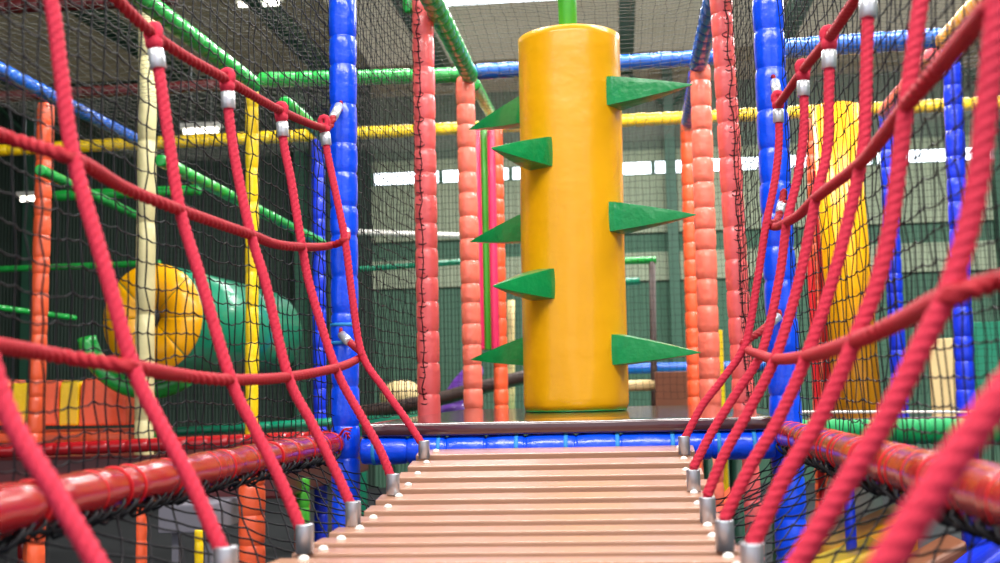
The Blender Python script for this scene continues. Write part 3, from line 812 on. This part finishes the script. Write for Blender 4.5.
block(8, 30, 383, 426, 7.6, .3, M['yellow'], 'yellow soft block nearest the left edge of the picture')
block(30, 58, 381, 426, 7.6, .3, M['orange'], 'orange soft block between the two yellow ones')
block(58, 78, 381, 426, 7.6, .3, M['yellow'], 'yellow soft block in the middle of the row')
block(78, 126, 379, 426, 7.6, .3, M['orange'], 'wide orange soft block at the right end of the row')
pA = P(-60, 426, 7.4); pB = P(132, 441, 7.4)
m = MB(); box(m, (pA.x, 7.35, pB.z), (pB.x, 8.2, P(-60, 432, 7.4).z - .02), .02)
tag(m.build('padded_plinth', M['orange']), 'long orange padded base under the row of soft blocks', 'plinth')
m = MB(); box(m, (-6.0, 6.42, EYE - .62), (-2.0, 8.6, pB.z - .045), .02)
tag(m.build('side_platform', M['maroon']), 'maroon floor of the left play bay under the blocks', 'platform')
for x in (-5.9, -4.0, -2.1):
    foam('padded_post', (x, 7.1, 0), (x, 7.1, EYE - .62), .05, M['orange' if x < -5 else 'red' if x < -3 else 'orange'], {-5.9: 'orange stub post under the left bay, outermost', -4.0: 'red stub post under the middle of the left bay', -2.1: 'orange stub post under the inner end of the left bay'}[x], 'padded post')

# below the left beam
foam('padded_post', (P(142, 540, 4.4).x, 4.4, 0), P(142, 470, 4.4), .022, M['orange'], 'thin orange pole below the left red beam', 'padded post')
foam('padded_post', (P(199, 540, 5.4).x, 5.4, 0), P(199, 530, 5.4), .022, M['yellow'], 'thin yellow pole below the left red beam', 'padded post')
foam('padded_post', (P(252, 540, 4.6).x, 4.6, 0), P(252, 470, 4.6), .055, M['orange'], 'orange red padded stub post seen under the left red beam', 'padded post')
foam('padded_post', (P(37, 540, 4.2).x, 4.2, 0), P(37, 480, 4.2), .035, M['orange'], 'orange padded pole below the left red beam near the edge', 'padded post')
foam('padded_post', (P(303, 540, 6.8).x, 6.8, 0), P(303, 478, 6.8), .04, M['lime'], 'green pole seen below the bridge beside the blue post', 'padded post')
a = P(158, 505, 6.0); b = P(212, 533, 6.0)
m = MB(); box(m, (a.x, 6.0, b.z), (b.x, 6.5, a.z), .01); box(m, (a.x + .04, 6.1, 0), (a.x + .08, 6.14, b.z)); box(m, (b.x - .08, 6.1, 0), (b.x - .04, 6.14, b.z))
tag(m.build('grey_table', M['grey']), 'grey table seen through the net below the left red beam', 'table')

# ---------------------------------------------------------------- centre background
def slat(x0, x1, y0, y1, Y, material, lab, name='striped_panel', cat='panel', dep=.06):
    A = P(x0, y1, Y); B = P(x1, y0, Y); m = MB(); box(m, (A.x, Y, A.z), (B.x, Y + dep, B.z), .008)
    return tag(m.build(name, material), lab, cat)
def roller(px, py0, py1, Y, R, material, lab, fl=False):
    A = P(px, py1, Y); B = P(px, py0, Y)
    return foam('slim_roller', Vector((A.x, Y, 0)) if fl else A, Vector((A.x, Y, B.z)), R, material, lab, 'roller', seg=3, bulge=0)
roller(480, 128, 350, 8.05, .036, M['magenta'], 'slim magenta roller left of the green one behind the salmon post')
roller(488, 126, 350, 8.12, .036, M['lime'], 'slim green roller between two magenta ones')
roller(495.5, 130, 350, 8.04, .030, M['magenta'], 'slim magenta roller right of the green one')

# mushroom-like beige boulder and purple shape at the far side of the platform
m = MB(); c = P(402, 397, 9.6); c.z += .0; ball(m, c, .20, .2, .15); tag(m.build('beige_boulder', M['beige']), 'rounded beige boulder beyond the left net', 'boulder')
m = MB()
pp = [P(455, 408, 9.6), P(459, 394, 9.6), P(466, 382, 9.6), P(474, 372, 9.6)]
sweep(m, spline(pp, .03), lambda i, s: .13 - .16 * min(1, s / .5) * .4, 16); ball(m, pp[-1], .085, .09, .085); ball(m, pp[0] - Vector((0, 0, .05)), .16, .16, .14)
tag(m.build('purple_figure', M['purple']), 'purple rounded soft figure beyond the salmon post', 'soft figure')
m = MB(); sweep(m, spline([P(352, 414, 9.30), P(430, 401, 9.30), P(480, 388, 9.30), P(530, 376, 9.30)], .05), .060, 12)
tag(m.build('dark_log', M['brown']), 'dark brown log sloping up behind the salmon post', 'log')
m = MB(); sweep(m, spline([P(511, 300, 9.8), P(511, 420, 9.8)], .2), .035, 10)
tag(m.build('bamboo_pole', M['beige']), 'beige pole left of the yellow roller', 'pole')
m = MB(); x0_, x1_, zt_ = P(365, 414, 9.8).x, P(740, 414, 9.8).x, P(500, 412, 9.8).z
box(m, (x0_, 9.2, zt_ - .09), (x1_, 10.6, zt_), .01)
for q in (x0_ + .1, (x0_ + x1_) / 2, x1_ - .1):
    for w in (9.3, 10.5): box(m, (q - .03, w - .03, 0), (q + .03, w + .03, zt_ - .08))
tag(m.build('rear_platform', M['teal']), 'teal topped platform beyond the dark one', 'platform')
# frame right of the roller
t = empty('timber_frame', (P(652, 414, 9.0).x, 9.0, 0)); tag(t, 'dark timber frame with a green top rail right of the roller', 'frame')
A = P(652, 414, 9.0); A.z = 0; B = P(652, 258, 9.0)
m = MB(); tube(m, A, B, .028, 10); m.build('upright', M['brown'], t)
m = MB(); tube(m, P(596, 262, 9.0), P(656, 260, 9.0), .03, 10); m.build('top_rail', M['green'], t)
m = MB(); tube(m, P(596, 283, 9.0), P(640, 281, 9.0), .03, 10); m.build('mid_rail', M['teal'], t)
m = MB(); tube(m, P(596, 387, 9.0), P(656, 385, 9.0), .045, 10); m.build('log_rail', M['beige'], t)
slat(656, 691, 371, 414, 8.9, M['tan'], 'brown board beside the timber frame', 'brown_board', 'board')
beam(P(600, 369, 10.6), P(765, 366, 10.6), .05, M['skyblue'], 'thin light blue rail behind the brown board', seg=.6, bulge=0)
roller(722, 330, 405, 9.6, .03, M['yellow'], 'short yellow pole between the coral posts', True)
# ---------------------------------------------------------------- right background
t = empty('folded_curtain', P(857, 410, 7.6)); tag(t, 'tall amber vinyl curtain with upright folds behind the right net', 'curtain')
A = P(835, 410, 7.6); B = P(881, 410, 7.6); T = P(855, 106, 7.6)
m = MB(); V = []; Fc = []; n = 60; hgt = T.z - A.z
for i in range(2):
    for k in range(n):
        th = 2 * math.pi * k / n; r = (B.x - A.x) / 2 * (1 + .05 * math.cos(th * 14))
        V.append(((A.x + B.x) / 2 + r * math.cos(th) - (.05 if i else 0), 7.6 + r * math.sin(th), A.z + hgt * i))
for k in range(n):
    q = (k + 1) % n; Fc.append((k, q, n + q, n + k))
Fc.append(tuple(range(n - 1, -1, -1))); Fc.append(tuple(range(n, 2 * n)))
m.add(V, Fc); m.build('curtain_body', M['amber'], t)
roller(829, 170, 410, 8.0, .03, M['red'], 'slim red roller at the left edge of the amber curtain', True)
roller(818, 260, 410, 7.9, .026, M['cord'], 'slim bright red roller beside the slim red one', True)
slat(934, 956, 338, 411, 7.4, M['beige'], 'tan upright panel between the deep blue posts', 'tan_panel')
slat(974, 1040, 320, 402, 9.0, M['teal'], 'pale teal panel at the far right edge', 'teal_panel')
m = MB(); box(m, (P(790, 414, 6.0).x, 5.9, P(790, 420, 6.0).z - .06), (P(1100, 414, 6.0).x, 8.1, P(900, 413, 6.0).z - .02), .01)
tag(m.build('side_platform', M['deck']), 'dark floor of the right play bay', 'platform')
for x in (1.2, 3.0):
    m = MB(); tube(m, (x, 6.2, 0), (x, 6.2, P(790, 420, 6.0).z - .06), .03); tag(m.build('support_post', M['navy']), 'deep blue support under the right bay floor, %s' % ('inner' if x < 2 else 'outer'), 'post')
# soft play pieces on the ground right
def wedge(px, py, Y, w, h, dp, material, lab):
    c = P(px, py, Y); x = c.x; z1 = c.z
    m = MB(); V = [Vector(p) for p in ((x - w / 2, Y, 0), (x + w / 2, Y, 0), (x + w / 2, Y + dp, 0), (x - w / 2, Y + dp, 0), (x - w / 2, Y, z1 * .6), (x + w / 2, Y, z1), (x + w / 2, Y + dp, z1), (x - w / 2, Y + dp, z1 * .6))]
    m.add(V, [(0, 3, 2, 1), (4, 5, 6, 7), (0, 1, 5, 4), (1, 2, 6, 5), (2, 3, 7, 6), (3, 0, 4, 7)], False)
    o = m.build('soft_wedge', material); bv = o.modifiers.new('soft', 'BEVEL'); bv.width = .03; bv.segments = 3
    return tag(o, lab, 'soft wedge')
wedge(872, 510, 6.6, .50, .5, .5, M['amber'], 'amber soft wedge on the ground below the right red beam')
wedge(835, 545, 6.0, .55, .4, .4, M['yellow'], 'yellow soft wedge nearest the bridge on the ground, right side')
wedge(925, 540, 5.6, .40, .4, .33, M['tan'], 'brown soft wedge on the ground at the lower right')
wedge(975, 545, 5.2, .30, .4, .33, M['navy'], 'deep blue soft wedge at the lower right corner')
m = MB(); c = P(853, 505, 7.6); ball(m, (c.x, 7.6, .40), .20, .2, .40); tag(m.build('soft_boulder', M['white']), 'white rounded soft boulder behind the amber wedge', 'boulder')
wedge(720, 480, 7.0, .30, .4, .3, M['orange'], 'orange soft wedge under the right end of the bridge')
